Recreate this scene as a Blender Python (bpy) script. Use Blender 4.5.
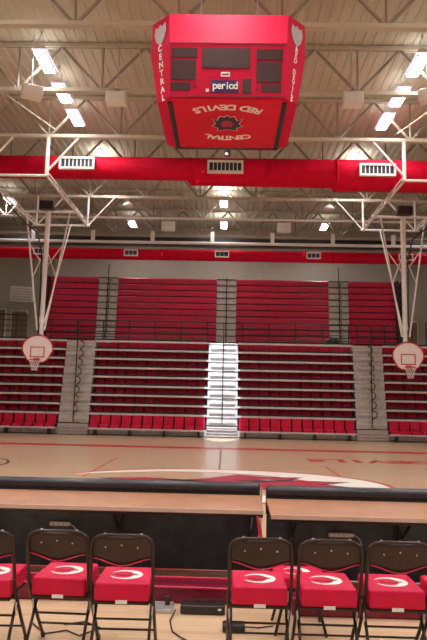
import bpy, bmesh, math, random
from mathutils import Vector, Matrix
random.seed(4)
R = math.radians
S = bpy.context.scene
COL = S.collection
for o in list(bpy.data.objects): bpy.data.objects.remove(o)

# ---------------------------------------------------------------- camera, world, exposure
cd = bpy.data.cameras.new('camera'); cam = bpy.data.objects.new('camera', cd); COL.objects.link(cam)
cd.sensor_fit = 'VERTICAL'; cd.sensor_height = 36.0; cd.lens = 622/640*36.0
cd.clip_start = .05; cd.clip_end = 200
cam.matrix_world = Matrix.Translation((0, 0, 1.83)) @ Matrix.Rotation(R(1.25), 4, 'Z') @ Matrix.Rotation(R(97.1), 4, 'X') @ Matrix.Rotation(R(1.25), 4, 'Z')
S.camera = cam
w = bpy.data.worlds.new('world'); S.world = w; w.use_nodes = True
w.node_tree.nodes['Background'].inputs[0].default_value = (.8, .85, 1, 1)
w.node_tree.nodes['Background'].inputs[1].default_value = .3
S.view_settings.view_transform = 'Standard'; S.view_settings.look = 'None'
S.view_settings.exposure = 1.12; S.view_settings.gamma = 1
S.view_settings.use_curve_mapping = False
LAMP_W = 70.0; UP_W = 2.2          # each ceiling luminaire
FLOOD_W = 9000.0          # added flood that brightens the centre aisle

# ---------------------------------------------------------------- materials
def mat(name, c, rough=.5, metal=0, noise=0, nscale=20, bump=0, emit=None, es=0, coat=0, spec=.5):
    m = bpy.data.materials.new(name); m.use_nodes = True
    nt = m.node_tree; b = nt.nodes['Principled BSDF']
    b.inputs['Base Color'].default_value = (*c, 1); b.inputs['Roughness'].default_value = rough
    b.inputs['Metallic'].default_value = metal; b.inputs['Specular IOR Level'].default_value = spec
    b.inputs['Coat Weight'].default_value = coat
    if emit: b.inputs['Emission Color'].default_value = (*emit, 1); b.inputs['Emission Strength'].default_value = es
    tc = nt.nodes.new('ShaderNodeTexCoord'); n = nt.nodes.new('ShaderNodeTexNoise')
    n.inputs['Scale'].default_value = nscale; nt.links.new(tc.outputs['Object'], n.inputs['Vector'])
    if noise:
        r = nt.nodes.new('ShaderNodeValToRGB'); e = r.color_ramp.elements
        e[0].position = .3; e[1].position = .7
        e[0].color = (*[v*(1-noise) for v in c], 1); e[1].color = (*[min(1, v*(1+noise)) for v in c], 1)
        nt.links.new(n.outputs['Fac'], r.inputs['Fac']); nt.links.new(r.outputs['Color'], b.inputs['Base Color'])
    if bump:
        bp = nt.nodes.new('ShaderNodeBump'); bp.inputs['Strength'].default_value = bump; bp.inputs['Distance'].default_value = .01
        nt.links.new(n.outputs['Fac'], bp.inputs['Height']); nt.links.new(bp.outputs['Normal'], b.inputs['Normal'])
    return m
M = dict(
    deck=mat('roof_deck_paint', (.58, .53, .42), .75, noise=.06, nscale=.7),
    web=mat('truss_web_paint', (.34, .30, .25), .5, noise=.08, nscale=3),
    truss=mat('truss_paint', (.56, .51, .41), .5, noise=.05, nscale=3),
    white=mat('white_paint', (.86, .81, .78), .45, noise=.04, nscale=6),
    wall=mat('block_wall_paint', (.54, .49, .42), .8, noise=.05, nscale=2, bump=.2),
    duct=mat('red_duct_fabric', (.64, .002, .030), .75, spec=.15, noise=.10, nscale=3, bump=.15),
    red=mat('scoreboard_red', (.56, .003, .045), .6, noise=.05, nscale=2, spec=.2),
    red_dark=mat('scoreboard_underside_red', (.66, .006, .03), .6, spec=.2, noise=.05, nscale=3),
    bench=mat('bench_red_plastic', (.50, .003, .050), .38, noise=.12, nscale=5),
    seat=mat('seat_red_plastic', (.56, .002, .045), .5, spec=.3, noise=.08, nscale=8),
    rail=mat('bleacher_nosing', (.60, .53, .54), .45, metal=.1, noise=.06, nscale=6),
    riser=mat('aisle_riser_steel', (.58, .55, .52), .4, metal=.15, noise=.14, nscale=4),
    dark=mat('shadow_gap_black', (.012, .010, .012), .7, noise=.2),  # near-black that colours the bleacher gaps as shadow
    black=mat('black_metal', (.022, .017, .016), .38, noise=.2, nscale=30),
    chair=mat('brown_black_enamel', (.035, .020, .016), .32, metal=.3, noise=.15, nscale=30),
    cushion=mat('red_vinyl', (.60, .003, .055), .5, spec=.3, noise=.05, nscale=12, bump=.15),
    piping=mat('maroon_piping', (.55, .01, .06), .4, noise=.05),
    label=mat('white_label', (.85, .85, .85), .5, noise=.03),
    logo_w=mat('logo_white', (.90, .87, .80), .5, noise=.04, nscale=9),
    logo_r=mat('logo_red', (.40, .006, .035), .5, noise=.06, nscale=9),
    logo_k=mat('logo_black', (.03, .008, .010), .5, noise=.1),
    line_r=mat('court_line_red', (.58, .03, .03), .35, noise=.06, nscale=2),
    line_k=mat('court_line_black', (.035, .02, .02), .35, noise=.06),
    top=mat('laminate_maple', (.42, .21, .12), .4, noise=.10, nscale=5),
    edge=mat('laminate_edge', (.62, .46, .38), .45, noise=.05, nscale=9),
    pad=mat('black_vinyl_padding', (.022, .022, .032), .35, noise=.15, nscale=15, bump=.2),
    panel=mat('dark_slate_panel', (.05, .07, .10), .4, noise=.35, nscale=6),
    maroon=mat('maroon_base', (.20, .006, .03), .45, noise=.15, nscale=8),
    grille=mat('vent_dark', (.02, .03, .05), .5, noise=.1),
    digit=mat('display_dark', (.040, .012, .012), .35, noise=.3, nscale=30),
    digit_p=mat('display_navy', (.03, .012, .09), .35, noise=.1),
    glow=mat('lamp_diffuser', (.9, .9, 1), .4, emit=(.66, .60, 1), es=.9),
    day=mat('skylight_pane', (.9, .9, 1), .4, emit=(.92, .93, 1), es=1.8),
    glass=mat('backboard_white', (.90, .78, .76), .35, noise=.03),
    shield=mat('shield_grey', (.45, .42, .42), .5, noise=.08, nscale=14),
    door=mat('brown_door', (.28, .17, .10), .5, noise=.1, nscale=4),
    net=mat('white_net_cord', (.75, .66, .64), .7, noise=.05),
    silver=mat('silver_steel', (.55, .57, .62), .3, metal=.6, noise=.1),
    yellow=mat('pale_yellow_pole', (.75, .60, .34), .5, noise=.05),
    cord=mat('black_cord', (.02, .02, .02), .5, noise=.1),
    brown=mat('brown_beam', (.16, .10, .07), .6, noise=.1),
)
def floor_mat():
    m = bpy.data.materials.new('maple_floor'); m.use_nodes = True; nt = m.node_tree; b = nt.nodes['Principled BSDF']
    tc = nt.nodes.new('ShaderNodeTexCoord'); mp = nt.nodes.new('ShaderNodeMapping')
    br = nt.nodes.new('ShaderNodeTexBrick'); nt.links.new(tc.outputs['Object'], mp.inputs['Vector'])
    nt.links.new(mp.outputs['Vector'], br.inputs['Vector'])
    br.inputs['Color1'].default_value = (.84, .61, .40, 1); br.inputs['Color2'].default_value = (.72, .49, .30, 1)
    br.inputs['Mortar'].default_value = (.52, .34, .20, 1); br.inputs['Scale'].default_value = 1
    br.inputs['Mortar Size'].default_value = .0016; br.inputs['Brick Width'].default_value = 1.6; br.inputs['Row Height'].default_value = .058
    n = nt.nodes.new('ShaderNodeTexNoise'); mp2 = nt.nodes.new('ShaderNodeMapping'); mp2.inputs['Scale'].default_value = (.8, 14, 1)
    nt.links.new(tc.outputs['Object'], mp2.inputs['Vector']); nt.links.new(mp2.outputs['Vector'], n.inputs['Vector']); n.inputs['Scale'].default_value = 2
    mx = nt.nodes.new('ShaderNodeMix'); mx.data_type = 'RGBA'; mx.blend_type = 'MULTIPLY'; mx.inputs[0].default_value = .22
    nt.links.new(br.outputs['Color'], mx.inputs[6]); nt.links.new(n.outputs['Color'], mx.inputs[7])
    nt.links.new(mx.outputs[2], b.inputs['Base Color']); b.inputs['Roughness'].default_value = .28
    b.inputs['Coat Weight'].default_value = .25; b.inputs['Coat Roughness'].default_value = .15
    return m
M['floor'] = floor_mat()

# ---------------------------------------------------------------- mesh helpers
class B:
    def __init__(s): s.v = []; s.f = []
    def quads(s, vs, fs):
        n = len(s.v); s.v += [tuple(v) for v in vs]; s.f += [tuple(i+n for i in f) for f in fs]; return s
    def box(s, x0, x1, y0, y1, z0, z1, ch=0):
        if ch:
            bm = bmesh.new(); bmesh.ops.create_cube(bm, size=1)
            for v in bm.verts: v.co = Vector(((x0+x1)/2+v.co.x*(x1-x0), (y0+y1)/2+v.co.y*(y1-y0), (z0+z1)/2+v.co.z*(z1-z0)))
            bmesh.ops.bevel(bm, geom=bm.edges[:], offset=ch, segments=3, profile=.5, affect='EDGES')
            bm.verts.index_update(); s.quads([v.co for v in bm.verts], [[v.index for v in f.verts] for f in bm.faces]); bm.free(); return s
        return s.quads([(x, y, z) for z in (z0, z1) for y in (y0, y1) for x in (x0, x1)],
                       [(0, 2, 3, 1), (4, 5, 7, 6), (0, 1, 5, 4), (2, 6, 7, 3), (0, 4, 6, 2), (1, 3, 7, 5)])
    def tube(s, pts, r, n=8, closed=False):
        pts = [Vector(p) for p in pts]; k = len(pts); vs = []; up = None
        for i, p in enumerate(pts):
            a = pts[(i-1) % k] if closed or i > 0 else p; b = pts[(i+1) % k] if closed or i < k-1 else p
            d = (b-a).normalized()
            if up is None: up = Vector((0, 0, 1)) if abs(d.z) < .9 else Vector((0, 1, 0))
            u = d.cross(up)
            if u.length < 1e-4: u = d.cross(Vector((1, 0, .1)))
            u.normalize(); v = u.cross(d).normalized(); up = v
            rr = r[i] if isinstance(r, (list, tuple)) else r
            for j in range(n):
                t = 2*math.pi*j/n + math.pi/n; vs.append(p+(u*math.cos(t)+v*math.sin(t))*rr)
        fs = []
        for i in range(k if closed else k-1):
            for j in range(n):
                a = i*n+j; b_ = i*n+(j+1) % n; c = ((i+1) % k)*n+(j+1) % n; d_ = ((i+1) % k)*n+j
                fs.append((a, b_, c, d_))
        if not closed: fs += [tuple(range(n))[::-1], tuple((k-1)*n+j for j in range(n))]
        return s.quads(vs, fs)
    def poly(s, pts, th):            # flat outline in xy plane extruded to thickness th along z
        n = len(pts); vs = [(x, y, 0) for x, y in pts]+[(x, y, th) for x, y in pts]
        return s.quads(vs, [tuple(range(n))[::-1], tuple(range(n, 2*n))]+[(i, (i+1) % n, n+(i+1) % n, n+i) for i in range(n)])
    def map(s, f): s.v = [tuple(f(Vector(v))) for v in s.v]; return s
    def obj(s, name, m, parent=None, smooth=False):
        me = bpy.data.meshes.new(name); me.from_pydata(s.v, [], s.f); me.validate(); me.materials.append(M[m] if isinstance(m, str) else m)
        bm = bmesh.new(); bm.from_mesh(me); bmesh.ops.recalc_face_normals(bm, faces=bm.faces); bm.to_mesh(me); bm.free()
        if smooth:
            for p in me.polygons: p.use_smooth = True
        o = bpy.data.objects.new(name, me); COL.objects.link(o)
        if parent is not None: o.parent = parent
        return o
def tag(o, label=None, cat=None, group=None, kind=None):
    if label: o['label'] = label
    if cat: o['category'] = cat
    if group: o['group'] = group
    if kind: o['kind'] = kind
    return o
def thing(name, label, cat, loc=(0, 0, 0), group=None, rz=0):
    o = bpy.data.objects.new(name, None); COL.objects.link(o); o.location = loc; o.rotation_euler = (0, 0, rz); o.empty_display_size = .1
    return tag(o, label, cat, group)
def struct(o): o['kind'] = 'structure'; return o
def tree(o, parent=None):
    c = o.copy(); COL.objects.link(c); c.parent = parent
    for ch in list(o.children): tree(ch, c)
    return c
def letters(text, m, parent, place, size, name='letter', th=.008, bold=.018):
    """each character is put by place(i, n) -> (origin, right, up); one mesh for the whole word"""
    out = B(); n = len(text)
    for i, ch in enumerate(text):
        if ch == ' ':
            out.obj(name, m, parent); out = B(); continue
        cu = bpy.data.curves.new('t', 'FONT'); cu.body = ch; cu.size = size; cu.align_x = 'CENTER'; cu.align_y = 'CENTER'
        cu.extrude = th/2; cu.offset = size*bold; cu.resolution_u = 3
        t = bpy.data.objects.new('t', cu); COL.objects.link(t)
        dg = bpy.context.evaluated_depsgraph_get(); dg.update(); me = bpy.data.meshes.new_from_object(t.evaluated_get(dg))
        o, r, u = place(i, n); r = Vector(r).normalized(); u = Vector(u).normalized(); nn = r.cross(u)
        out.quads([Vector(o)+r*v.co.x+u*v.co.y+nn*v.co.z for v in me.vertices], [tuple(p.vertices) for p in me.polygons])
        bpy.data.objects.remove(t); bpy.data.curves.remove(cu); bpy.data.meshes.remove(me)
    return out.obj(name, m, parent)

CX = -.12
X0, X1, Y0, Y1, ZC = -16.0, 15.8, -4.0, 41.0, 13.1
# ---------------------------------------------------------------- the room
struct(B().box(X0, X1, Y0, Y1, -.1, 0).obj('floor', 'floor'))
def corr():                                   # ribbed metal roof deck, ribs running away from the viewer
    b = B(); x = X0; p = .32; prof = []
    while x < X1:
        prof += [(x, 0), (x+p*.42, 0), (x+p*.52, .03), (x+p*.90, .03)]; x += p
    vs = []; n = len(prof)
    for y in (Y0, Y1):
        vs += [(a, y, ZC+.02+c) for a, c in prof]
    for y in (Y0, Y1):
        vs += [(a, y, ZC+.16) for a, c in prof]
    fs = [(i, i+1, n+i+1, n+i) for i in range(n-1)] + [(2*n+i, 3*n+i, 3*n+i+1, 2*n+i+1) for i in range(n-1)]
    fs += [(i, 2*n+i, 2*n+i+1, i+1) for i in range(n-1)] + [(n+i, n+i+1, 3*n+i+1, 3*n+i) for i in range(n-1)]
    fs += [(0, n, 3*n, 2*n), (n-1, 3*n-1, 4*n-1, 2*n-1)]
    return b.quads(vs, fs)
struct(corr().obj('ceiling', 'deck'))
struct(B().box(X0-.2, X1+.2, Y1, Y1+.2, 0, ZC+.2).obj('wall_far', 'wall'))
struct(B().box(X0-.2, X1+.2, Y0-.2, Y0, 0, ZC+.2).obj('wall_near', 'wall'))
struct(B().box(X0-.2, X0, Y0, Y1, 0, ZC+.2).obj('wall_left', 'wall'))
struct(B().box(X1, X1+.2, Y0, Y1, 0, ZC+.2).obj('wall_right', 'wall'))
# black band and crossing white pipe below the far trusses
struct(B().box(X0, X1, 35.2, 35.5, 10.5, 11.0).obj('trim_1', 'black'))
# doors up on the mezzanine, left
for i, (xa, xb, z0, z1) in enumerate(((-14.35, -13.4, 4.4, 7.25), (-15.6, -14.85, 4.4, 7.35), (11.4, 12.5, 4.4, 7.0))):
    d = struct(B().box(xa, xb, 40.9, 40.99, z0, z1).obj('door_%d' % (i+1), 'door'))
    B().box(xa-.08, xb+.08, 40.94, 41.0, z1, z1+.1).box(xa-.08, xa, 40.94, 41.0, z0, z1).box(xb, xb+.08, 40.94, 41.0, z0, z1).obj('door_frame', 'white', d)
    B().box(xb-.14, xb-.08, 40.84, 40.9, z0+1, z0+1.14).obj('door_handle', 'silver', d)

# floor paint: thin inlays
H = .004
def strip(x0, x1, y0, y1, m, i, h=H): return struct(B().box(x0, x1, y0, y1, .0005, h).obj('trim_%d' % i, m))
strip(X0+.2, X1-.2, 22.6, 23.35, 'line_r', 2)
strip(X0+.2, X1-.2, 6.86, 6.96, 'line_r', 3)
strip(CX-.02, CX+.02, 16.4, 23.0, 'line_k', 4, .003)
strip(-3.20, -3.155, 14.2, 18.8, 'line_r', 5)
strip(2.78, 2.825, 14.6, 17.6, 'line_r', 6)
strip(CX+8.9, CX+9.0, 7, 23, 'line_k', 7)
strip(CX-9.0, CX-8.9, 18.3, 23, 'line_k', 8)
def ring(cx, cy, r0, r1, a0=0, a1=360, n=48, z=H):
    b = B(); vs = []; 
    for i in range(n+1):
        a = R(a0+(a1-a0)*i/n)
        for r in (r0, r1):
            vs += [(cx+r*math.cos(a), cy+r*math.sin(a), .0006), (cx+r*math.cos(a), cy+r*math.sin(a), z)]
    fs = []
    for i in range(n):
        k = 4*i; fs += [(k+1, k+3, k+7, k+5), (k, k+4, k+6, k+2), (k, k+1, k+5, k+4), (k+2, k+6, k+7, k+3)]
    return b.quads(vs, fs)
struct(ring(-7.5, 16.4, 1.76, 1.83).obj('trim_9', 'line_k'))

# ---- the C crescent with an angular head inside (used on the mural, the cushions and the scoreboard)
def crescent(a, b, t0, flip=-1, n=40, open_deg=24, grow=0):
    """C: thick on one side, tapering to two points on the other. flip=-1 opens to -x."""
    out = []; inn = []
    for i in range(n+1):
        t = R(-180+open_deg + (360-2*open_deg)*i/n)
        out.append((math.cos(t)*(a+grow)*(-flip), math.sin(t)*(b+grow)))
    for i in range(n+1):
        t = R(-180+open_deg + (360-2*open_deg)*i/n)
        k = .5+.5*math.cos(t); th = t0*(.42+.62*k)*math.sin(math.pi*min(1, max(0, (i+.0)/n)))**.45
        inn.append((math.cos(t)*(a-th*1.35+(-grow))*(-flip), math.sin(t)*(b-th-grow)))
    return out+inn[::-1]
HEAD = [(-.95, .10), (-.62, .22), (-.40, .02), (-.12, .30), (.10, .62), (.30, .46), (.62, .52), (.50, .26), (.95, .20), (.74, 0), (.98, -.24),
        (.55, -.22), (.50, -.52), (.16, -.40), (-.08, -.60), (-.22, -.34), (-.52, -.46), (-.60, -.18), (-.98, -.22), (-.70, -.04)]
def fan(pts, z, th):
    b = B(); b.poly(pts, th); b.map(lambda v: v+Vector((0, 0, z))); return b
def cres_mesh(a, b, t0, z, th, grow=0):
    p = crescent(a, b, t0, grow=grow); n = len(p)//2; o = p[:n]; i = p[n:][::-1]; m = B(); vs = []
    for k in range(n): vs += [(*o[k], z), (*o[k], z+th), (*i[k], z), (*i[k], z+th)]
    fs = [(0, 1, 3, 2), (4*n-4, 4*n-2, 4*n-1, 4*n-3)]
    for k in range(n-1):
        q = 4*k; fs += [(q+1, q+5, q+7, q+3), (q, q+2, q+6, q+4), (q, q+4, q+5, q+1), (q+2, q+3, q+7, q+6)]
    return m.quads(vs, fs)
def head_mesh(sx, sy, z, th, ox=0, oy=0, g=1):
    b = B(); c = [(0, 0)]; n = len(HEAD); vs = [(ox, oy, z), (ox, oy, z+th)]
    for x, y in HEAD: vs += [(ox+x*sx*g, oy+y*sy*g, z), (ox+x*sx*g, oy+y*sy*g, z+th)]
    fs = []
    for k in range(n):
        a = 2+2*k; d = 2+2*((k+1) % n); fs += [(1, a+1, d+1), (0, d, a), (a, d, d+1, a+1)]
    return b.quads(vs, fs)
mural = thing('court_logo', 'huge white and red C emblem with a pointed head painted at centre court', 'floor emblem', (-.12, 13.75, 0))
cres_mesh(3.74, 2.55, 1.12, .0002, .0035, grow=.05).obj('emblem_outline', 'line_r', mural)
cres_mesh(3.66, 2.47, 1.04, .0006, .0045).obj('white_letter', 'logo_w', mural)
head_mesh(2.8, 2.1, .0004, .0052, .15, .15, 1.06).obj('head_outline', 'logo_k', mural)
head_mesh(2.8, 2.1, .0006, .0062, .15, .15, .97).obj('head_shape', 'logo_r', mural)
fan([(.3, .5), (1.5, .75), (1.9, .55), (1.2, .42), (.9, .2)], .0008, .0068).obj('face_mark', 'logo_k', mural)
fan([(.9, .62), (1.1, .70), (1.3, .62)], .0009, .0074).obj('eye_mark', 'logo_w', mural)
word = thing('sideline_lettering', 'red team word lettered on the floor by the far sideline', 'floor lettering', (0, 0, 0))
letters('RED DEVILS', 'line_r', word, lambda i, n: ((8.45-i*.63, 19.4, .003), (-1, 0, 0), (0, -1, 0)), 1.15, 'word', .005, .035)

# ---------------------------------------------------------------- roof trusses
def build_truss(y, label, first=None):
    if first:
        t = tree(first); t.location.y = y; t['label'] = label; return t
    t = thing('roof_truss', label, 'truss', (0, y, 0), 'roof trusses crossing the hall')
    zb, zt = 11.5, 13.0; L, Rr = X0+.02, X1-.02
    B().box(L, Rr, -.10, -.03, zb-.05, zb+.06).box(L, Rr, .03, .10, zb-.05, zb+.06).box(L, Rr, -.10, .10, zb-.062, zb-.05).obj('bottom_chord', 'truss', t)
    B().box(L, Rr, -.09, -.03, zt-.04, zt+.08).box(L, Rr, .03, .09, zt-.04, zt+.08).obj('top_chord', 'truss', t)
    P = 2.72; d0 = B().tube([(0, 0, zt), (P/2, 0, zb)], .050, 6).obj('diagonal', 'web', t)
    d1 = B().tube([(0, 0, zt), (-P/2, 0, zb)], .050, 6).obj('diagonal', 'web', t)
    v0 = B().tube([(P/2, 0, zt), (P/2, 0, zb)], .034, 6).obj('vertical', 'web', t)
    k = -5; first_ = True
    for k in range(-5, 6):
        x = CX+.05+k*P
        for s in (d0, d1, v0):
            if k == -5: s.location.x = x
            else:
                c = s.copy(); COL.objects.link(c); c.parent = t; c.location.x = x
    return t
names = ['roof truss nearest the viewer, crossing above the top of the scoreboard',
         'roof truss passing right behind the scoreboard with the nearer white boxes',
         'roof truss just in front of the wide red duct',
         'roof truss just behind the wide red duct',
         'roof truss one bay beyond the wide red duct',
         'second farthest roof truss, above the narrow red duct',
         'farthest roof truss, against the far wall']
t0 = build_truss(15.23, names[0])
for i in range(1, 7): build_truss(15.23+3.57*i if i < 6 else 36.6, names[i], t0)
# truss nearer than the picture shows are left out; bridging rods run along the hall
bp = None
for i, x in enumerate((-11.0, -8.3, -2.9, 2.6, 8.2, 10.9)):
    if bp is None:
        bp = B().tube([(0, 14.9, 12.55), (0, 40.9, 12.55)], .022, 6).obj('bridging_rod', 'truss')
        o = bp
    else: o = bp.copy(); COL.objects.link(o)
    o.location.x = x; tag(o, 'thin steel rod running lengthwise through the roof trusses', 'rod', 'bridging rods in the roof')
o = tag(B().box(-8.1, -7.75, 8, 14.9, 12.2, 12.55).box(-8.0, -7.85, 8, 14.9, 12.55, 13.06).obj('joist_beam', 'brown'), 'dark brown beam entering the roof at the top left corner', 'beam')
# round lengthwise cross braces
for (a, b_, lab) in (((-10.6, 15.4, 12.9), (-6.6, 22.2, 11.7), 'slanting brace rod in the roof above the left lamps'),
                     ((9.9, 15.4, 12.9), (6.2, 22.2, 11.7), 'slanting brace rod in the roof above the right lamps')):
    tag(B().tube([a, b_], .03, 6).obj('brace_rod', 'truss'), lab, 'rod')

# ---------------------------------------------------------------- ceiling lamps
def lamp_light(parent, W, z, up=1):
    ld = bpy.data.lights.new('lamp_light', 'AREA'); ld.shape = 'RECTANGLE'; ld.size = .34; ld.size_y = 1.2; ld.energy = W; ld.color = (1, .96, .93)
    o = bpy.data.objects.new('lamp_light', ld); COL.objects.link(o); o.parent = parent; o.location = (0, 0, z)
    ud = bpy.data.lights.new('lamp_uplight', 'AREA'); ud.shape = 'RECTANGLE'; ud.size = .3; ud.size_y = 1.2; ud.energy = UP_W*up*W/LAMP_W; ud.color = (1, .96, .93)  # up-facing light added to brighten the roof deck
    u = bpy.data.objects.new('lamp_uplight', ud); COL.objects.link(u); u.parent = parent; u.location = (0, 0, .16); u.rotation_euler = (math.pi, 0, 0)
    return o
def make_lamp():
    t = thing('ceiling_lamp', '', 'lamp', (0, 0, 0))
    B().quads([(-.24, -.70, 0), (.24, -.70, 0), (.24, .70, 0), (-.24, .70, 0), (-.15, -.70, .14), (.15, -.70, .14), (.15, .70, .14), (-.15, .70, .14)],
              [(4, 5, 6, 7), (0, 1, 5, 4), (1, 2, 6, 5), (2, 3, 7, 6), (3, 0, 4, 7)]).obj('housing', 'white', t)
    B().box(-.205, .205, -.66, .66, -.025, .0).obj('diffuser', 'glow', t)
    g = B()
    g.box(-.014, .014, -.66, .66, -.075, -.05)
    for i in range(8): g.box(-.2, .2, -.63+i*.18-.016, -.63+i*.18+.016, -.074, -.049)
    g.box(-.205, -.18, -.66, .66, -.075, -.024).box(.18, .205, -.66, .66, -.075, -.024).obj('grid', 'white', t)
    for y in (-.5, .5): B().tube([(0, y, .14), (-.12, y, .35), (0, y, .62)], .012, 6).tube([(0, y, .14), (.12, y, .35), (0, y, .62)], .012, 6).box(-.03, .03, y-.03, y+.03, .6, .72).obj('hanger', 'silver', t)
    return t
lamp0 = make_lamp(); used = False
def place_lamp(x, y, lab, group=None, W=LAMP_W, z=12.42, up=1):
    global used
    t = lamp0 if not used else tree(lamp0); used = True
    for c in list(t.children):
        if c.name.startswith('lamp_'): bpy.data.objects.remove(c)
    t.location = (x, y, z); t['label'] = lab
    if group: t['group'] = group
    lamp_light(t, W, -.035, up)
    return t
G = 'ceiling lamps in rows'
for side, x in (('left', -5.98), ('right', 5.88)):
    for y, lab in ((18.65, 'bright ceiling lamp nearest the viewer in the %s row'), (20.75, 'second ceiling lamp from the viewer in the %s row, crossed by a truss chord'),
                   (22.7, 'third ceiling lamp of the %s row, above the wide red duct'), (27.9, 'ceiling lamp of the %s row glowing just below the wide red duct'),
                   (37.4, 'small distant ceiling lamp of the %s row beyond the trusses')):
        place_lamp(x, y, lab % side, G, up=5 if 27 < y < 29 else 1)
place_lamp(-.3, 33.0, 'nearer of two central lamps seen below the wide red duct', G, up=8)
place_lamp(-.3, 37.4, 'farther of two central lamps, just above the narrow red duct', G, up=5)
place_lamp(-12.1, 33.0, 'ceiling lamp at the far left edge, past the left goal frame', G)
place_lamp(12.0, 33.0, 'ceiling lamp at the far right edge, past the right goal frame', G)
for x in (-12.1, -5.98, -.2, 5.88, 12):      # the rows go on over the viewer
    for y in (-1.5, 3, 7.5, 12): place_lamp(x, y, 'ceiling lamp above and behind the viewer', G, LAMP_W*1.5)
# made-up flood lamp, added in the roof to brighten the centre aisle
fl = thing('added_flood_lamp', 'added flood lamp in the roof that brightens the centre aisle', 'lamp', (-.15, 20.6, 12.0))
B().tube([(0, 0, 0), (0, .12, -.14), (0, .16, -.19)], [.08, .17, .18], 16).obj('housing', 'black', fl)
B().tube([(0, 0, .0), (0, 0, 1.13)], .02, 6).obj('stem', 'silver', fl)
sd = bpy.data.lights.new('added_flood_light', 'SPOT'); sd.energy = FLOOD_W; sd.color = (.72, .86, 1); sd.spot_size = R(34); sd.spot_blend = .25; sd.shadow_soft_size = .05
so = bpy.data.objects.new('added_flood_light', sd); COL.objects.link(so); so.parent = fl; so.location = (0, .21, -.24)
so.rotation_mode = 'QUATERNION'; dv = (Vector((-.15, 29.2, 2.4))-Vector((-.15, 20.8, 11.8))); so.rotation_quaternion = dv.to_track_quat('-Z', 'Y'); so.scale = (.23, 1, 1)

# white boxes on the second truss and further back
def wbox(x, y, z, sx, sz, lab, rz=0):
    t = thing('white_loudspeaker', lab, 'loudspeaker', (x, y, z), None, rz)
    B().box(-sx/2, sx/2, -.2, .2, -sz/2, sz/2, .025).obj('cabinet', 'white', t)
    B().box(-sx/2+.05, sx/2-.05, -.212, -.2, -sz/2+.05, sz/2-.05).obj('front_grille', 'label', t)
    B().box(-.05, .05, .1, .18, sz/2-.05, sz/2+.2).box(-.05, .05, .1, 18.79-y if 18<y<19 else .25, sz/2+.14, sz/2+.2).tube([(0, .15, sz/2), (0, .15, 13.1-z)], .02, 6).obj('mounting_bracket', 'silver', t)
wbox(-3.62, 18.55, 11.12, .62, .36, 'white box loudspeaker hung left of the scoreboard')
wbox(-6.2, 18.2, 11.12, .62, .36, 'white box loudspeaker hung under the nearest left lamps', .5)
wbox(3.8, 18.55, 11.17, .62, .40, 'white box loudspeaker hung right of the scoreboard')
wbox(6.05, 18.3, 11.2, .5, .36, 'white box loudspeaker at the right edge below the right lamps', -.5)
wbox(-3.3, 33.0, 11.05, .72, .5, 'small distant white box hung left of the centre lamps')
wbox(3.0, 33.0, 11.05, .72, .5, 'small distant white box hung right of the centre lamps')
for x, lab in ((-4.95, 'round hooded fixture hung from the truss behind the duct, left'), (4.85, 'round hooded fixture hung from the truss behind the duct, right')):
    t = thing('hooded_fixture', lab, 'fixture', (x, 29.4, 11.1))
    B().tube([(0, 0, .34), (0, 0, .12)], .02, 6).obj('stem', 'silver', t)
    B().tube([(0, 0, .14), (0, 0, .08), (0, 0, -.02), (0, 0, -.10)], [.06, .16, .25, .27], 16).obj('hood', 'white', t, True)

# ---------------------------------------------------------------- ducts
def vent(duct, x, y, z, w_, h_, lab, n=8):
    t = B().box(-w_/2+.01, w_/2-.01, .111, .16, -h_/2+.01, h_/2-.01).obj('air_vent', 'white', duct); t.location = (x, y, z)
    fr = .06*w_/1.4+.02
    B().box(-w_/2, w_/2, -.03, .12, h_/2-fr, h_/2).box(-w_/2, w_/2, -.03, .12, -h_/2, -h_/2+fr).box(-w_/2, -w_/2+fr, -.03, .12, -h_/2+fr, h_/2-fr).box(w_/2-fr, w_/2, -.03, .12, -h_/2+fr, h_/2-fr).obj('frame', 'white', t)
    B().box(-w_/2+fr, w_/2-fr, .035, .11, -h_/2+fr, h_/2-fr).obj('backing', 'grille', t)
    for i in range(1, n):
        xx = -w_/2+fr+(w_-2*fr)*i/n
        B().box(xx-.016*w_/1.4, xx+.016*w_/1.4, .0, .035, -h_/2+fr, h_/2-fr).obj('louver', 'white', t)
DY = 24.25
def roundduct(xs, rs, top, y):
    b = B(); b.tube([(x, y, top-r) for x, r in zip(xs, rs)], rs, 28); return b
d = thing('ventilation_duct', 'wide red ventilation duct crossing the hall behind the scoreboard', 'duct', (0, 0, 0))
roundduct([X0+.05, -1.75, -1.55, 4.1, 4.25, X1-.05], [.455, .455, .55, .57, .63, .63], 11.44, DY).obj('duct_tube', 'duct', d, True)
for x, r in ((-1.55, .565), (4.25, .645), (-5.9, .468), (-11.5, .468), (1.4, .575), (8.4, .645)):
    B().tube([(x-.05, DY, 11.44-min(r-.012, r)), (x+.05, DY, 11.44-min(r-.012, r))], r+.004, 28).obj('collar', 'duct', d, True)
for x in (-13, -10.3, -7.2, -4.2, -.6, 2.4, 5.4, 9.5, 12.6):
    B().tube([(x, DY, 11.40), (x, DY, 13.05)], .015, 5).obj('hanger_rod', 'truss', d)
for x, r, z, lab in ((-6.1, .455, 10.99, 'left of the three white vents on the wide red duct'), (-.18, .56, 10.88, 'middle white vent on the wide red duct, below the scoreboard'),
               (5.78, .63, 10.81, 'right of the three white vents on the wide red duct')):
    vent(d, x, DY-r-.10, z, 1.42, .50, lab)
d = thing('ventilation_duct', 'narrow red duct along the far wall above the upper seating', 'duct', (0, 0, 0))
roundduct([X0+.05, X1-.05], [.31, .31], 10.08, 34.4).obj('duct_tube', 'duct', d, True)
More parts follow.
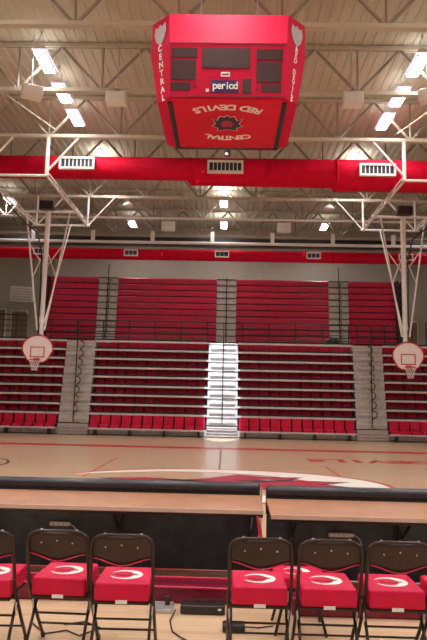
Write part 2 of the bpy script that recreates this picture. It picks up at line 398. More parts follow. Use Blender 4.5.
for x in (-13.2, -8.5, -3.7, 1.1, 5.9, 10.7):
    B().tube([(x-.04, 34.4, 9.77), (x+.04, 34.4, 9.77)], .322, 24).obj('collar', 'duct', d, True)
for i in range(6):
    x = -10.55+5.1*i
    vent(d, x, 33.97, 9.78, .78, .36, 'small white vent on the narrow far duct, %s' % ('behind the left goal frame', 'left of centre', 'at the centre', 'right of centre', 'behind the right goal frame', 'at the far right end')[i], 3)
pp = thing('white_pipe', 'white pipe crossing the hall right above the narrow red duct', 'pipe', (0, 0, 0))
B().tube([(X0+.05, 33.9, 10.36), (X1-.05, 33.9, 10.36)], .085, 10).obj('pipe_run', 'white', pp, True)
for i in range(9):
    x = -14.3+3.35*i; B().box(x-.1, x+.1, 33.82, 33.98, 10.36, 11.0).obj('support_post', 'white', pp)
for y, z in ((31.0, 10.9), (38.6, 11.0)):
    tag(B().tube([(X0+.05, y, z), (X1-.05, y, z)], .05, 8).obj('white_pipe', 'white', None, True), 'thin %s pipe among the distant trusses' % ('nearer' if y < 35 else 'farther'), 'pipe')

# ---------------------------------------------------------------- scoreboard
sb = thing('scoreboard', 'large red eight-sided scoreboard hanging over centre court', 'scoreboard', (-.09, 0, 0))
ZB, ZM, ZT = 8.51, 9.66, 10.50
def ringpts(fh, oh, yf, yb, z):
    c = (oh-fh)*1.0
    return [(-fh, yf, z), (fh, yf, z), (oh, yf+c, z), (oh, yb-c, z), (fh, yb, z), (-fh, yb, z), (-oh, yb-c, z), (-oh, yf+c, z)]
rings = [ringpts(1.28, 1.60, 13.2, 16.2, ZB), ringpts(1.30, 1.78, 13.0, 16.2, ZM), ringpts(1.36, 1.78, 13.22, 15.9, ZT)]
vs = sum(rings, []); fs = [tuple(range(8))[::-1], tuple(16+i for i in range(8))]
for k in range(2):
    for i in range(8): fs.append((8*k+i, 8*k+(i+1) % 8, 8*k+8+(i+1) % 8, 8*k+8+i))
B().quads(vs, fs).obj('cabinet', 'red', sb)
ub = B().box(-1.24, 1.24, 13.25, 16.1, ZB-.03, ZB-.001); us = ub.obj('underside_banner', 'red_dark', sb)
B().box(-1.36, -1.25, 13.45, 16.1, ZB-.035, ZB-.002).box(1.25, 1.36, 13.45, 16.1, ZB-.035, ZB-.002).box(-1.36, 1.36, 15.98, 16.08, ZB-.045, ZB-.031).obj('banner_rail', 'black', sb)
# seams on the front
fu = lambda u, v, off=0: Vector((u, 13.2-.2*v-off, ZB+(ZM-ZB)*v))     # front face, v 0 bottom .. 1 mid
def panel(x0, x1, y0, y1, m, name, off=.02, parent=sb):
    X = lambda x: (x-228.2)/56.9*1.29; V = lambda y: (95.5-y)/51.5
    a, b_, c, d_ = fu(X(x0), V(y1)), fu(X(x1), V(y1)), fu(X(x1), V(y0)), fu(X(x0), V(y0)); o = Vector((0, -off, -off*.17))
    return B().quads([a, b_, c, d_, a+o, b_+o, c+o, d_+o], [(3, 2, 1, 0), (4, 5, 6, 7), (0, 1, 5, 4), (1, 2, 6, 5), (2, 3, 7, 6), (3, 0, 4, 7)]).obj(name, m, parent)
for r_ in ((172.5, 198, 48.5, 57.8), (172.5, 197, 60, 79.5), (172, 191.5, 82, 89.5), (203, 250, 48.5, 68), (256.5, 282, 49, 59.5), (256.5, 281, 61.5, 81), (261.5, 281, 83, 90.5), (243, 251.5, 78, 92)):
    p = panel(*r_, 'digit', 'display_panel')
    g = B(); 
panel(212, 239, 79.5, 91.5, 'digit_p', 'period_panel')
panel(221.5, 230.5, 71.5, 76, 'label', 'maker_plate')
panel(222.8, 229.2, 73.1, 74.6, 'maroon', 'plate_mark', .026)
panel(170.6, 285.8, 43.2, 44.6, 'maroon', 'seam_strip', .012)
panel(170.6, 285.8, 94.3, 95.6, 'maroon', 'seam_strip', .012)
panel(207, 210, 88, 91, 'label', 'round_horn', .03)
for a in ((194.5, 197.5, 84.5, 87), (256, 258.5, 85.5, 88)): panel(*a, 'maroon', 'small_knob', .03)
fx = lambda x, y, off: fu((x-228.2)/56.9*1.29, (95.5-y)/51.5, off)
letters('period', 'label', sb, lambda i, n: (fx(216+i*4.05, 85.2, .03), (1, 0, 0), (0, -.17, 1)), .23, 'period_word', .012)
# digit segments, unlit, as faint bars
SEGM = mat('unlit_segment', (.10, .02, .02), .4, noise=.1)
def segs(x0, x1, y0, y1, n):
    for i in range(n):
        cx0 = x0+(x1-x0)*(i+.15)/n; cx1 = x0+(x1-x0)*(i+.85)/n
        for ya in (y0+1.2, (y0+y1)/2-.3, y1-1.8):
            a, b_, c, d_ = fx(cx0, ya+.6, .023), fx(cx1, ya+.6, .023), fx(cx1, ya, .023), fx(cx0, ya, .023); B().quads([a, b_, c, d_], [(0, 1, 2, 3)]).obj('unlit_segment', SEGM, sb)
segs(173.5, 197, 48.5, 57.8, 3); segs(173.5, 196, 60, 79.5, 4); segs(205, 249, 49.5, 67, 4); segs(257.5, 281, 49, 59.5, 3); segs(257.5, 280, 61.5, 81, 4)
# underside words and head emblem
def low(i, n):          # RED DEVILS bulges towards the viewer
    a = (i-(n-1)/2)/(n-1)*R(70); r = 1.25
    return ((-math.sin(a)*r, 14.62-math.cos(a)*r*.80, ZB-.036), (-math.cos(a*.6), math.sin(a*.6), 0), (math.sin(a*.6), math.cos(a*.6), 0))
def high(i, n):         # CENTRAL bulges away
    a = (i-(n-1)/2)/(n-1)*R(58); r = 1.02
    return ((-math.sin(a)*r, 14.58+math.cos(a)*r*.72, ZB-.036), (-math.cos(a*.6), -math.sin(a*.6), 0), (-math.sin(a*.6), math.cos(a*.6), 0))
letters('RED DEVILS', 'logo_w', sb, low, .36, 'banner_word', .008)
letters('CENTRAL', 'logo_w', sb, high, .34, 'banner_word', .008)
E1 = [(-.46, .10), (-.34, .0), (-.44, -.22), (-.30, -.14), (-.22, -.34), (-.08, -.30), (0, -.40), (.08, -.30), (.22, -.34), (.30, -.14), (.46, -.20), (.36, 0), (.48, .12), (.30, .2), (.3, .34), (0, .26), (-.3, .34), (-.28, .2)]
def starfan(pts, z0, z1, g, ox, oy):
    b = B(); vs = [(ox, oy, z0), (ox, oy, z1)]; n = len(pts)
    for x, y in pts: vs += [(ox+x*g*.82, oy+y*g*1.2, z0), (ox+x*g*.82, oy+y*g*1.2, z1)]
    fs = []
    for k in range(n):
        a = 2+2*k; d_ = 2+2*((k+1) % n); fs += [(1, a+1, d_+1), (0, d_, a), (a, d_, d_+1, a+1)]
    return b.quads(vs, fs)
starfan(E1, ZB-.034, ZB-.031, 1.0, 0, 14.5).obj('emblem_outline', 'logo_w', sb)
starfan(E1, ZB-.038, ZB-.031, .95, 0, 14.5).obj('emblem_head', 'logo_k', sb)
starfan(E1, ZB-.042, ZB-.031, .45, 0, 14.5).obj('emblem_face', 'logo_r', sb)
# corner panels: shield and stacked letters
for s, word_ in ((-1, 'CENTRAL'), (1, 'RED DEVILS')):
    p0 = [Vector(rings[0][k]) for k in ((7, 0) if s < 0 else (1, 2))]; p1 = [Vector(rings[1][k]) for k in ((7, 0) if s < 0 else (1, 2))]; p2 = [Vector(rings[2][k]) for k in ((7, 0) if s < 0 else (1, 2))]
    right = (p1[1]-p1[0]).normalized(); c0 = (p0[0]+p0[1])/2; c1 = (p1[0]+p1[1])/2; c2 = (p2[0]+p2[1])/2; up = (c1-c0).normalized(); nn = right.cross(up)
    up2 = (c2-c1).normalized(); n2 = right.cross(up2)
    def pl(i, n, a=c0, b_=c1): t = 1.0-.97*i/(n-1); return (a.lerp(b_, t)+nn*.012, right, up)
    letters(word_, 'logo_w', sb, pl, .20 if s < 0 else .15, 'corner_word', .01)
    sh = [(-.17, .26), (-.06, .20), (0, .29), (.06, .20), (.17, .26), (.20, .05), (.13, -.18), (0, -.34), (-.13, -.18), (-.20, .05)]
    o = c1.lerp(c2, .48)+n2*.012; b = B().poly(sh, .01); b.map(lambda v: o+right*v.x+up2*v.y+n2*v.z); b.obj('shield', 'shield', sb)
B().box(-.9, .9, 14.2, 14.7, ZT, ZT+.14).obj('hoist_frame', 'black', sb)
for x in (-.7, .7): B().tube([(x, 14.45, ZT+.1), (x, 14.45, 13.05)], .02, 6).obj('hoist_cable', 'silver', sb)
# fine brown fan braces seen just below the scoreboard (behind it)
fb = thing('hanger_bracket', 'small fan of white struts between scoreboard bottom and wide duct', 'bracket', (-.1, 22.35, 11.44))
for x in (-.55, -.28, .28, .55): B().tube([(0, 0, -.5), (x, 0, 0)], .02, 6).obj('strut', 'white', fb)
B().tube([(0, 0, -.62), (0, 0, -.42)], .12, 10).obj('hub', 'brown', fb)

# ---------------------------------------------------------------- ceiling hung goals
def make_goal(x, side):
    t = thing('basketball_goal', 'ceiling-hung basketball goal with fan backboard on the %s side' % side, 'basketball goal', (x, 0, 0))
    W = 'white'; Z = 9.95
    for s in (-1, 1):
        bx = s*1.25
        B().tube([(bx, 22.35, 11.45), (bx, 22.35, Z)], .075, 8).obj('drop_post', W, t)
        B().tube([(bx, 22.35, Z), (bx, 29.3, Z)], .05, 8).obj('runner_beam', W, t)
        B().tube([(bx, 22.35, Z+.15), (bx+(-s if abs(x) < 0 else (1 if x < 0 else -1))*1.15, 22.35, 11.45)], .045, 8).obj('side_brace', W, t)
        B().tube([(bx, 29.3, Z), (bx, 29.36, 11.45)], .05, 8).obj('drop_post', W, t)
        B().tube([(bx, 29.3, Z), (bx+(1 if x < 0 else -1)*1.3, 29.36, 11.45)], .035, 8).obj('side_brace', W, t)
        for k in range(7):
            y = 23.3+k*.85; B().tube([(bx, y, Z), (bx, y+.42, Z+.18), (bx, y+.85, Z)], .018, 5).obj('lattice', W, t)
        B().tube([(bx, 22.6, Z+.19), (bx, 29.2, Z+.19)], .025, 6).obj('runner_rail', W, t)
        # V struts
        B().tube([(s*.98, 27.0, Z-.05), (s*.16, 26.85, 4.6)], .038, 8).obj('side_strut', W, t)
        B().tube([(s*.55, 28.9, Z-.05), (s*.10, 26.95, 4.9)], .03, 8).obj('rear_strut', W, t)
        B().tube([(s*.72, 26.97, 8.4), (0, 27.0, 7.35)], .022, 6).obj('cross_brace', W, t)
        B().tube([(0, 27.0, 8.25+.05), (s*.50, 26.93, 7.0)], .022, 6).obj('cross_brace', W, t)
    B().tube([(-1.4, 27, Z), (1.4, 27, Z)], .06, 8).tube([(-1.4, 29.2, Z), (1.4, 29.2, Z)], .05, 8).obj('cross_pipe', W, t)
    B().tube([(-1.25, 22.35, Z), (1.25, 22.35, Z)], .05, 8).obj('front_pipe', W, t)
    B().tube([(0, 27.0, Z), (0, 26.95, 4.2)], [.115, .095], 12).obj('mast', W, t)
    B().box(-.32, .32, 26.6, 26.95, Z+.02, Z+.42, .04).obj('winch_box', 'black', t)
    B().tube([(0, 26.9, 4.35), (0, 26.62, 4.15)], .07, 8).tube([(0, 26.9, 3.6), (0, 26.62, 3.45)], .05, 8).tube([(0, 26.95, 4.3), (0, 26.93, 3.5)], .06, 8).obj('board_mount', 'black', t)
    # fan backboard
    pts = []
    for i in range(21):
        a = R(-12+204*i/20); pts.append((.66*math.cos(a), 3.76+.57*math.sin(a)))
    pts += [(-.44, 3.28), (-.27, 3.17), (.27, 3.17), (.44, 3.28)]
    b = B().poly(pts, .04); b.map(lambda v: Vector((v.x, 26.55+v.z, v.y))); bb = b.obj('backboard', 'glass', t)
    rim_ = B().tube([(x_, 26.545, z_) for x_, z_ in pts], .030, 6, True); rim_.obj('edge_pad', 'line_r', bb)
    B().box(-.29, .29, 26.535, 26.549, 3.80, 3.84).box(-.29, .29, 26.535, 26.549, 3.38, 3.42).box(-.31, -.27, 26.535, 26.549, 3.38, 3.84).box(.27, .31, 26.535, 26.549, 3.38, 3.84).obj('target_square', 'line_r', bb)
    b = B().tube([(.23*math.cos(R(i*15)), 26.24+.23*math.sin(R(i*15)), 3.26) for i in range(24)], .016, 6, True).box(-.1, .1, 26.46, 26.55, 3.2, 3.34)
    rm = b.obj('rim', 'line_r', t)
    n = B(); N = 12
    for i in range(N):
        for d_ in (1, -1):
            a = 2*math.pi*i/N; pl_ = []
            for k in range(5):
                rr = .22-.10*min(1, k/3.2); aa = a+d_*k*math.pi/N; pl_.append((rr*math.cos(aa), 26.24+rr*math.sin(aa), 3.25-.115*k))
            n.tube(pl_, .009, 4)
    n.obj('net', 'net', t)
    # slack power cable
    s = -1 if x < 0 else 1
    B().tube([(s*1.05, 23.4, Z), (s*1.0, 24, Z-.35), (s*.55, 25.6, Z-.9), (s*.35, 26.8, 8.9), (s*.16, 26.9, 8.0), (s*.13, 26.9, 5.2)], .03, 6).obj('power_cable', 'cord', t)
    return t
make_goal(-8.12, 'left'); make_goal(7.72, 'right')

# ---------------------------------------------------------------- lower bleachers
PITCH, BY, ROWS = .43, 29.0, 8
def seat_mesh(front):
    b = B()
    if front:       # open seat seen fully
        b.box(-.215, .215, .02, .07, .42, .95, .02); b.box(-.205, .205, -.28, .03, .40, .49, .02); b.box(-.2, .2, -.30, -.24, .33, .47, .015)
    else:           # folded seat showing its rounded back
        out = [(-.21, 0), (.21, 0), (.225, .16), (.20, .27), (.13, .315), (-.13, .315), (-.20, .27), (-.225, .16)]
        b.poly(out, .045); b.map(lambda v: Vector((v.x, .06-v.z, v.y)))
        b.box(-.19, .19, -.06, .02, .0, .20, .02)
    return b
sm_f = seat_mesh(True).obj('seat', 'seat'); sm_b = seat_mesh(False).obj('seat', 'seat')
BX = -.14; SEC = 6.87; AW = 1.42
def row_y(k): return BY+.10*k
def row_z(k): return .98+PITCH*k       # top of the nosing rail under row k+1
def bleacher(xa, xb, lab):
    t = thing('bleacher_section', lab, 'bleachers', ((xa+xb)/2, 0, 0), 'lower bleacher sections')
    h = (xb-xa)/2; n = int(round((xb-xa)/.5)); p = (xb-xa-.1)/n
    # front row
    xs = [-h+.05+p*(i+.5) for i in range(n)]
    for x in xs:
        c = sm_f.copy(); COL.objects.link(c); c.parent = t; c.location = (x, BY-.05, 0)
    B().box(-h, h, BY-.40, BY-.33, .27, .345, .008).obj('front_rail', 'rail', t)
    B().box(-h, h, BY+.15, BY+.18, .0, .32).obj('kick_panel', 'riser', t)
    B().box(-h, h, BY-.2, BY-.12, .02, .06).obj('toe_rail', 'black', t)
    for x in [-h+.35+k*(2*h-.7)/3 for k in range(4)]:
        B().box(x-.05, x+.05, BY-.36, BY-.04, .05, .30).box(x-.1, x+.1, BY-.24, BY+.1, .0, .06).obj('leg', 'black', t)
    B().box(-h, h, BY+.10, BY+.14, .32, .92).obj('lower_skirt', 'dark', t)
    for k in range(ROWS+1):
        y = row_y(k); z = row_z(k)
        B().box(-h, h, y-.05, y+.03, z-.05, z+.04, .008).obj('nosing', 'rail', t)
        B().box(-h, h, y-.02, y+.02, z+.041, z+.12).obj('shade_strip', 'dark', t)  # black strip stands in for the shade above each nosing
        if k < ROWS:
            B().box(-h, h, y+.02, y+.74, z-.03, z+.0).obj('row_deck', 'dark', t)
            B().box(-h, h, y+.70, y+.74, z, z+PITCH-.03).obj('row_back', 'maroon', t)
            for x in xs:
                c = sm_b.copy(); COL.objects.link(c); c.parent = t; c.location = (x, y+.52, z+.09)
    return t
L = [BX+(k+.0)*SEC for k in (-1, 0, 1)]
bleacher(X0+1.6, L[0]-AW/2, 'left lower bleacher section behind the left backboard')
bleacher(L[0]+AW/2, L[1]-AW/2, 'lower bleacher section of red seats just left of the centre aisle')
bleacher(L[1]+AW/2, L[2]-AW/2, 'lower bleacher section of red seats just right of the centre aisle')
bleacher(L[2]+AW/2, X1-1.6, 'right lower bleacher section behind the right backboard')
bpy.data.objects.remove(sm_f); bpy.data.objects.remove(sm_b)
for x, lab in zip(L, ('left aisle steps between the lower bleachers', 'brightly lit centre aisle steps between the lower bleachers', 'right aisle steps between the lower bleachers')):
    t = thing('aisle_steps', lab, 'steps', (x, 0, 0), 'lower aisles')
    h = AW/2-.01
    for k in range(ROWS+2):
        y = row_y(k-1)+.02; z = row_z(k-1)
        z0 = max(0, z-PITCH) if k else 0; z1 = z if k else .50
        B().box(-h, h, y, y+.5, z0+.004, z1-.06).obj('riser', 'riser', t)
        B().box(-h, h, y-.07, y+.5, z1-.055, z1).obj('tread', 'rail', t)
        if not k:
            for q in (.10, .24, .38): B().box(-h, h, y-.16+.02*q, y-.004, q-.03, q).obj('half_step', 'rail', t)
        if k: B().box(-h+.1, h-.1, y-.22, y-.075, z1-PITCH*.5-.03, z1-PITCH*.5).obj('half_step', 'riser', t)
    r = B().tube([(0, BY-.1, .62), (0, BY+.1, 5.35)], .028, 6); r.obj('handrail_pole', 'black', t)
    if abs(x-BX) > 1:
        for k in range(0, ROWS+1):
            z = row_z(k)+.2; y = BY+.11*k-.12
            B().tube([(0, y, z-.2), (.0+.16, y-.06, z-.08), (.2, y-.08, z+.05), (.14, y-.05, z+.16), (0, y, z+.2)], .022, 6).obj('handrail_loop', 'black', t)
    else:
        for k in (2, 5, 8): B().tube([(0, BY+.1*k-.06, row_z(k)-.05), (.55, BY+.1*k-.06, row_z(k)-.05)], .02, 6).obj('chain_bar', 'black', t)

# mezzanine slab with its railing
struct(B().box(X0, X1, 30.55, 41, 4.18, 4.36).box(X0, X1, 30.5, 30.55, 4.20, 4.40).obj('trim_10', 'wall'))
def railing(xa, xb, y, lab, z0=4.36, ht=1.28, step=1.25, picket=False):
    t = thing('black_railing', lab, 'railing', (xa, y, z0)); n = max(1, int(round((xb-xa)/step)))
    r = B()
    for k in range(4): r.tube([(0, 0, ht-.28*k), (xb-xa, 0, ht-.28*k)], .026 if k else .034, 6)
    r.obj('rail_bars', 'black', t)
    for i in range(n+1):
        B().tube([((xb-xa)*i/n, 0, 0), ((xb-xa)*i/n, 0, ht)], .03, 6).obj('post', 'black', t)
    if picket:
        for i in range(4):
            x = (xb-xa)*(.55+.12*i); B().tube([(x, -.05, 0), (x, -.05, ht+.15)], .03, 6).obj('gate_post', 'black', t)
railing(X0+.1, -10.3, 31.6, 'black railing on the mezzanine at far left before the brown doors', ht=1.5, picket=True)
railing(-9.0, -1.0, 31.6, 'black railing before the upper seating left of centre')
railing(.8, 6.2, 31.6, 'black railing before the upper seating right of centre')
railing(6.6, 9.4, 31.6, 'black railing before the upper seating beside the right goal')
railing(10.1, 12.0, 31.6, 'black railing on the mezzanine right of the right goal', ht=1.45)
railing(12.2, X1-.1, 31.6, 'black railing on the mezzanine at far right', ht=1.45)
# round dark fan standing by the right upper aisle
fanb = thing('dark_drum', 'dark round drum on the mezzanine by the right upper aisle', 'drum', (5.45, 32.1, 4.36))
B().tube([(0, 0, 0), (0, 0, .1), (0, 0, .5), (0, 0, .6)], [.26, .36, .36, .26], 16).obj('shell', 'black', fanb, True)
B().tube([(0, 0, .6), (0, 0, .66)], .05, 8).obj('cap', 'black', fanb)

# ---------------------------------------------------------------- upper bleachers, closed against the wall
UY, UP, UN = 36.5, .385, 11
def upper(xa, xb, lab):
    t = thing('upper_bench_section', lab, 'bleachers', ((xa+xb)/2, 0, 0), 'upper bench sections'); h = (xb-xa)/2
    for k in range(UN):
        z = 4.72+UP*k; y = UY+.05*k
        B().quads([(-h, y, z+.04), (h, y, z+.04), (h, y-.05, z+.30), (-h, y-.05, z+.30), (-h, y+.3, z+.36), (h, y+.3, z+.36), (-h, y+.3, z+.04), (h, y+.3, z+.04), (-h, y+.02, z+.36), (h, y+.02, z+.36)],
                  [(0, 1, 2, 3), (3, 2, 9, 8), (8, 9, 5, 4), (4, 5, 7, 6), (6, 7, 1, 0), (0, 3, 8, 4, 6), (1, 7, 5, 9, 2)]).obj('bench', 'bench', t)
        B().box(-h, h, y+.06, y+.3, z-.02, z+.039).obj('shade_gap', 'dark', t)  # black fill paints the shaded gap between benches
    B().box(-h, h, UY+.9, UY+1.0, 4.36, 4.72+UP*UN+.05).obj('back_panel', 'maroon', t)
    return t
UA = [-7.2, -.05, 6.64]; UW = 1.18
upper(-10.75, UA[0]-UW/2, 'upper red benches left of the left upper aisle, beside the left goal')
upper(UA[0]+UW/2, UA[1]-UW/2, 'wide upper red benches left of centre')
upper(UA[1]+UW/2, UA[2]-UW/2, 'wide upper red benches right of centre')
upper(UA[2]+UW/2, 10.0, 'upper red benches right of the right upper aisle, beside the right goal')
for x, lab in zip(UA, ('left upper aisle of pale steps', 'centre upper aisle of pale steps', 'right upper aisle of pale steps')):
    t = thing('aisle_steps', lab+' between the upper red benches', 'steps', (x, 0, 0), 'upper aisles'); h = UW/2-.01
    for k in range(UN):
        z = 4.72+UP*k; y = UY+.05*k-.06
        B().box(-h, h, y+.06, y+.4, z-.03, z+UP-.08).obj('riser', 'riser', t)
        B().box(-h, h, y-.02, y+.4, z+UP-.075, z+UP-.031).obj('tread', 'black', t)
    B().tube([(0, UY-.14, 4.7), (0, UY+.36, 9.7 if x > 1 or x < -1 else 9.0)], .03, 6).obj('handrail_pole', 'black', t)
    if abs(x) > 1:
        for k in range(1, 11):
            z = 4.8+UP*k; y = UY-.16+.05*k
            B().tube([(0, y, z-.12), (.12, y-.04, z-.02), (.12, y-.04, z+.08), (0, y, z+.16)], .026, 5).obj('handrail_loop', 'black', t)
for x, lab in ((-10.98, 'left'), (10.22, 'right')):
    t = thing('end_frame', 'dark upright frame closing the %s end of the upper benches' % lab, 'frame', (x, 0, 0))
    B().box(-.2, -.12, UY-.1, UY+1, 4.36, 8.9).box(.12, .2, UY-.1, UY+1, 4.36, 8.9).obj('upright', 'black', t)
    for k in range(10): B().box(-.12, .12, UY-.08, UY+.9, 4.8+.42*k, 4.98+.42*k).obj('crosspiece', 'black', t)

# unit heater high on the left
uh = thing('unit_heater', 'white louvered unit heater hung on the wall at left', 'heater', (-13.5, 40.1, 8.25), None, .35)
B().box(-.75, .75, -.35, .35, -.5, .5, .03).obj('housing', 'white', uh)
for k in range(5): B().box(-.6, .6, -.42, -.352, -.38+.17*k, -.31+.17*k).obj('louver', 'rail', uh)
B().box(-.55, .55, .3, .62, -.1, .1).box(-.1, .1, .5, .80, -.06, .06).obj('wall_bracket', 'silver', uh)

# ---------------------------------------------------------------- scorer tables
def table(xa, xb, y, z, lab, panel_dx=0):
    t = thing('scorer_table', lab, 'table', (xa, y, 0)); w_ = xb-xa
    B().quads([(0, 0, z-.035), (w_, 0, z-.035), (w_, .66, z+.005), (0, .66, z+.005), (0, 0, z-.006), (w_, 0, z-.006), (w_, .66, z+.036), (0, .66, z+.036)],
              [(3, 2, 1, 0), (4, 5, 6, 7), (0, 1, 5, 4), (1, 2, 6, 5), (2, 3, 7, 6), (3, 0, 4, 7)]).obj('tabletop', 'top', t)
    B().box(0, w_, -.012, 0, z-.042, z-.002, .003).obj('front_edge', 'edge', t)
    B().tube([(.0, .72, z+.10), (.03, .72, z+.10), (w_-.03, .72, z+.10), (w_, .72, z+.10)], [.045, .062, .062, .045], 14).obj('padded_roll', 'pad', t, True)
    B().box(0, w_, .68, .76, z-.12, z+.08).obj('roll_backing', 'pad', t)
    B().box(.01, w_-.01, .74, .78, .02, z+.02).obj('front_panel', 'panel', t)
    for x in (w_*.10, w_*.526, w_-.10):
        lg = B().box(x-.03, x+.03, .60, .66, .03, z-.03).box(x-.035, x+.035, .30, .34, z-.10, z-.02).tube([(x, .62, z-.32), (x, .18, z-.05)], .014, 6); lg.obj('leg', 'black', t)
        B().box(x-.04, x+.04, .15, .72, .0, .05, .008).obj('foot', 'black', t)
    B().box(0, w_, .1, .16, z-.09, z-.036).obj('apron', 'black', t)
    for k in range(int(w_/.6)): B().box(.3+k*.6, .36+k*.6, .655, .665, z+.04, z+.055).obj('roll_clip', 'black', t)
    return t
table(-2.75, .385, 6.12, .775, 'left scorer table with maple top and black padded edge')
table(.435, 3.0, 5.86, .785, 'right scorer table with maple top, set nearer the chairs')
t = thing('padded_base_bar', 'maroon bar with pink edge lying on the floor under the left table', 'base bar', (-2.6, 5.80, 0))
B().box(0, 2.9, 0, .30, .002, .15, .02).obj('body', 'maroon', t)
B().tube([(0, .0, .155), (2.9, .0, .135)], .011, 6).obj('edge_piping', 'piping', t)
B().tube([(0, .12, .19), (2.9, .12, .19)], .013, 6).obj('upper_piping', 'piping', t)
t = thing('padded_base_bar', 'maroon bar lying on the floor under the right table', 'base bar', (.6, 5.56, 0))
B().box(0, 2.4, 0, .28, .002, .14, .02).obj('body', 'maroon', t)
B().tube([(0, .0, .145), (2.4, .0, .145)], .011, 6).obj('edge_piping', 'piping', t)
t = thing('yellow_pole', 'thin pale yellow pole standing in the gap between the tables', 'pole', (.375, 6.55, 0))
t.location = (.41, 6.98, 0)
B().tube([(0, 0, .0), (0, 0, .86)], .012, 8).obj('shaft', 'yellow', t)
B().tube([(0, 0, .24), (0, 0, .42)], .014, 8).obj('grip', mat('orange_grip', (.75, .22, .05), .5, noise=.1), t)
t = thing('red_pennant_stick', 'slim dark red stick leaning against the end of the left table', 'stick', (.33, 5.98, 0))
B().tube([(.13, .0, .01), (.02, .0, .55), (-.01, .0, .74)], [.012, .022, .012], 6).obj('stick', 'piping', t)
for x, y, z, w_, lab in ((-1.74, 6.85, .46, .22, 'white power strip on the dark panel above the second chair from the left'),
                         (1.20, 6.585, .475, .26, 'white power strip on the dark panel behind the right chairs')):
    t = thing('power_strip', lab, 'power strip', (x, y, z))
    B().box(-w_/2, w_/2, -.05, .0, -.022, .022, .012).obj('body', 'label', t)
    for k in range(3): B().box(-w_/2+.04+k*.05, -w_/2+.06+k*.05, -.054, -.05, -.01, .01).obj('socket', 'silver', t)
    B().tube([(w_/2, -.03, 0), (w_/2+.05, -.04, -.03), (w_/2+.08, -.03, -.10)], .006, 6).obj('cord', 'label', t)

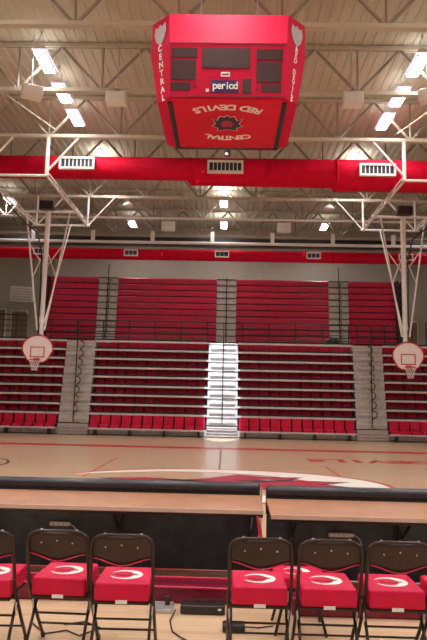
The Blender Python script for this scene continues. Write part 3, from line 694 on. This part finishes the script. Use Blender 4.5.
# ---------------------------------------------------------------- folding chairs (seen from behind, facing the table)
def make_chair():
    t = thing('folding_chair', '', 'chair', (0, 0, 0), 'folding chairs at the scorer tables')
    h = .214
    # main frame: up one side, over the back, down the other side to the front feet
    side = [(.46, 0.012), (.30, .20), (.135, .41), (.07, .52), (.02, .70), (.0, .80)]
    pts = [(-h, y, z) for y, z in side] + [(-h+.012, -.003, .84), (-h+.05, -.006, .868), (-h+.10, -.007, .876), (h-.10, -.007, .876), (h-.05, -.006, .868), (h-.012, -.003, .84)] + [(h, y, z) for y, z in side[::-1]]
    B().tube(pts, .0125, 8).obj('main_frame', 'chair', t, True)
    # back panel, slightly dished, waved lower edge
    n = 16; vs = []; m_ = 6
    for i in range(n+1):
        u = -1+2*i/n; x = u*(h-.004); cv = -.02*(1-u*u)
        zb = .695+.018*math.cos(u*math.pi)*-1 + .012*abs(u)
        zt = .872-.02*max(0, abs(u)-.8)/.2*1.3
        for j in range(m_+1):
            z = zb+(zt-zb)*j/m_; yy = .02+(.0-.02)*((z-.70)/.17)+cv
            vs += [(x, yy, z), (x, yy+.012, z)]
    fs = []
    for i in range(n):
        for j in range(m_):
            a = (i*(m_+1)+j)*2; b_ = a+2; c = a+2*(m_+1); d_ = c+2
            fs += [(a, c, d_, b_), (a+1, b_+1, d_+1, c+1)]
            if j == 0: fs.append((a, a+1, c+1, c))
            if j == m_-1: fs.append((b_, d_, d_+1, b_+1))
    B().quads(vs, fs).obj('back_panel', 'chair', t, True)
    pp_ = []
    for i in range(n+1):
        u = -1+2*i/n; pp_.append((u*(h-.012), .02-.02*(1-u*u)-.004, .690+.018*math.cos(u*math.pi)*-1+.012*abs(u)))
    B().tube(pp_, .0045, 6).obj('back_edge_line', 'piping', t, True)  # thin red line along the lower edge of the back
    for x, z in ((-.11, .80), (0, .815), (.11, .80), (-.12, .876+.006), (.13, .876+.006)):  # lower three are rivets; top two model highlight glints as silver discs
        B().tube([(x, -.030 if z < .85 else -.012, z), (x, -.022 if z < .85 else .0, z)], .0055 if z < .85 else .011, 8).obj('rivet_glint', 'silver', t)
    # seat pan and rails
    B().box(-.19, .19, .07, .46, .395, .418, .008).obj('seat_pan', 'chair', t)
    B().box(-h+.008, -.19, .13, .16, .39, .42).obj('hinge', 'chair', t); B().box(.19, h-.008, .13, .16, .39, .42).obj('hinge', 'chair', t)
    # thick cushion
    bm = bmesh.new(); bmesh.ops.create_cube(bm, size=1)
    for v in bm.verts: v.co = Vector((v.co.x*(.385 if v.co.y < 0 else .375), .06+.205+v.co.y*.42, .483+v.co.z*.125))
    bmesh.ops.bevel(bm, geom=bm.edges[:], offset=.022, segments=4, profile=.6, affect='EDGES'); bm.verts.index_update()
    cu = B().quads([v.co for v in bm.verts], [[v.index for v in f.verts] for f in bm.faces]).obj('cushion', 'cushion', t, True); bm.free()
    B().tube([(-.178, .062, .527), (.178, .062, .527)], .003, 5).obj('seam', 'piping', cu)
    b = cres_mesh(.118, .112, .050, 0, .0025); b.map(lambda v: Vector((v.x+.005, v.y+.255, v.z+.5457))); b.obj('letter_mark', 'logo_w', cu)
    b = head_mesh(.088, .066, 0, .003, .012, .255, 1); b.map(lambda v: v+Vector((0, 0, .5459))); b.obj('head_mark', 'logo_r', cu)
    B().box(-.040, .040, .052, .058, .408, .432).obj('white_tag', 'label', t)
    # rear legs
    q = h-.018
    for s in (-1, 1):
        B().tube([(s*q, .24, .40), (s*q, .10, .20), (s*(q+.006), -.04, .012)], .011, 8).obj('rear_leg', 'chair', t, True)
        B().tube([(s*q, -.046, 0.002), (s*q, -.04, .035)], .016, 8).obj('foot_cap', 'black', t)
        B().tube([(s*h, .462, 0.002), (s*h, .442, .035)], .016, 8).obj('foot_cap', 'black', t)
        B().tube([(s*(h-.002), .16, .39), (s*(h-.012), .17, .27)], .007, 6).obj('brace_link', 'silver', t)
    B().tube([(-q, .155, .275), (q, .155, .275)], .008, 6).obj('rear_crossbar', 'chair', t)
    B().tube([(-q, .03, .115), (q, .03, .115)], .008, 6).obj('rear_crossbar', 'chair', t)
    B().tube([(-h, .345, .14), (h, .345, .14)], .008, 6).obj('front_crossbar', 'chair', t)
    return t
ch0 = make_chair()
CH = [(-1.655, 4.42, 2, 'leftmost folding chair, cut by the left edge of the photo'), (-1.155, 4.50, -2, 'folding chair between the leftmost chair and the chair by the floor gap'),
      (-.69, 4.42, 1.0, 'left group folding chair next to the open gap in the row'), (.262, 4.42, 0, 'right group folding chair next to the open gap in the row'),
      (.738, 4.42, 0, 'middle folding chair of the right group with a stool behind it'), (1.203, 4.42, 0, 'folding chair second from the right edge of the photo'),
      (1.668, 4.42, 0, 'rightmost folding chair, only its cushion edge inside the photo')]
for i, (x, y, a, lab) in enumerate(CH):
    t = ch0 if i == 0 else tree(ch0)
    t.location = (x, y, 0); t.rotation_euler.z = R(a); t['label'] = lab
# low padded stool beyond the right chairs
t = thing('padded_stool', 'low red padded stool with white emblem beyond the right group chairs', 'stool', (.62, 5.28, 0))
bm = bmesh.new(); bmesh.ops.create_cube(bm, size=1)
for v in bm.verts: v.co = Vector((v.co.x*.40, v.co.y*.36, .40+v.co.z*.09))
bmesh.ops.bevel(bm, geom=bm.edges[:], offset=.02, segments=4, profile=.6, affect='EDGES'); bm.verts.index_update()
cu = B().quads([v.co for v in bm.verts], [[v.index for v in f.verts] for f in bm.faces]).obj('cushion', 'cushion', t, True); bm.free()
b = cres_mesh(.11, .10, .042, 0, .0025); b.map(lambda v: v+Vector((-.02, 0, .4447))); b.obj('letter_mark', 'logo_w', cu)
B().box(-.18, .18, -.16, .16, .335, .354).obj('seat_pan', 'chair', t)
for sx in (-1, 1):
    for sy in (-1, 1): B().tube([(sx*.11, sy*.13, .34), (sx*.20, sy*.17, .003)], .012, 8).obj('leg', 'chair', t)

# ---------------------------------------------------------------- things on the floor
t = thing('cable_box', 'black cable box on the floor in the gap between the chair groups', 'cable box', (-.16, 5.62, 0))
B().box(-.19, .19, -.09, .09, .0, .075, .012).obj('body', 'black', t)
for k in range(3): B().tube([(-.16+.12*k, .02, .075), (-.13+.12*k, .0, .10), (-.07+.12*k, .0, .10), (-.04+.12*k, .0, .075)], .006, 6).obj('handle', 'black', t)
B().box(.13, .16, -.095, -.09, .04, .055).obj('white_mark', 'label', t)
t = thing('floor_bracket', 'silver metal bracket on the floor beside the left group chairs', 'bracket', (-.49, 5.66, 0))
B().box(-.12, .07, -.12, .10, .0, .035, .006).obj('plate', 'silver', t)
B().box(.0, .04, -.02, .06, .035, .11, .006).obj('lug', 'black', t)
tag(B().tube([(-.39, 5.55, .03), (-.42, 5.35, .008), (-.38, 5.12, .008), (-.30, 5.0, .008), (-.24, 4.93, .008), (-.20, 4.82, .008), (-.08, 4.75, .008), (.06, 4.76, .008), (.2, 4.85, .008)], .006, 6).obj('floor_cable', 'cord'),
    'thin black cable curling across the floor between the chair groups', 'cable')
tag(B().tube([(-1.5, 5.2, .008), (-1.35, 5.0, .008), (-1.2, 5.08, .008), (-1.08, 4.98, .008), (-.95, 5.15, .008), (-1.1, 5.28, .008), (-1.25, 5.2, .008)], .006, 6).obj('floor_cable', 'cord'),
    'thin black cable looped on the floor under the left group chairs', 'cable')
t = thing('black_adapter', 'small black adapter on the floor left of the right chair group', 'adapter', (.10, 5.20, 0))
B().box(-.09, .09, -.06, .06, .0, .06, .015).obj('body', 'black', t)
B().tube([(.08, 0, .03), (.2, .05, .01), (.32, .1, .01)], .006, 6).obj('cord', 'cord', t)
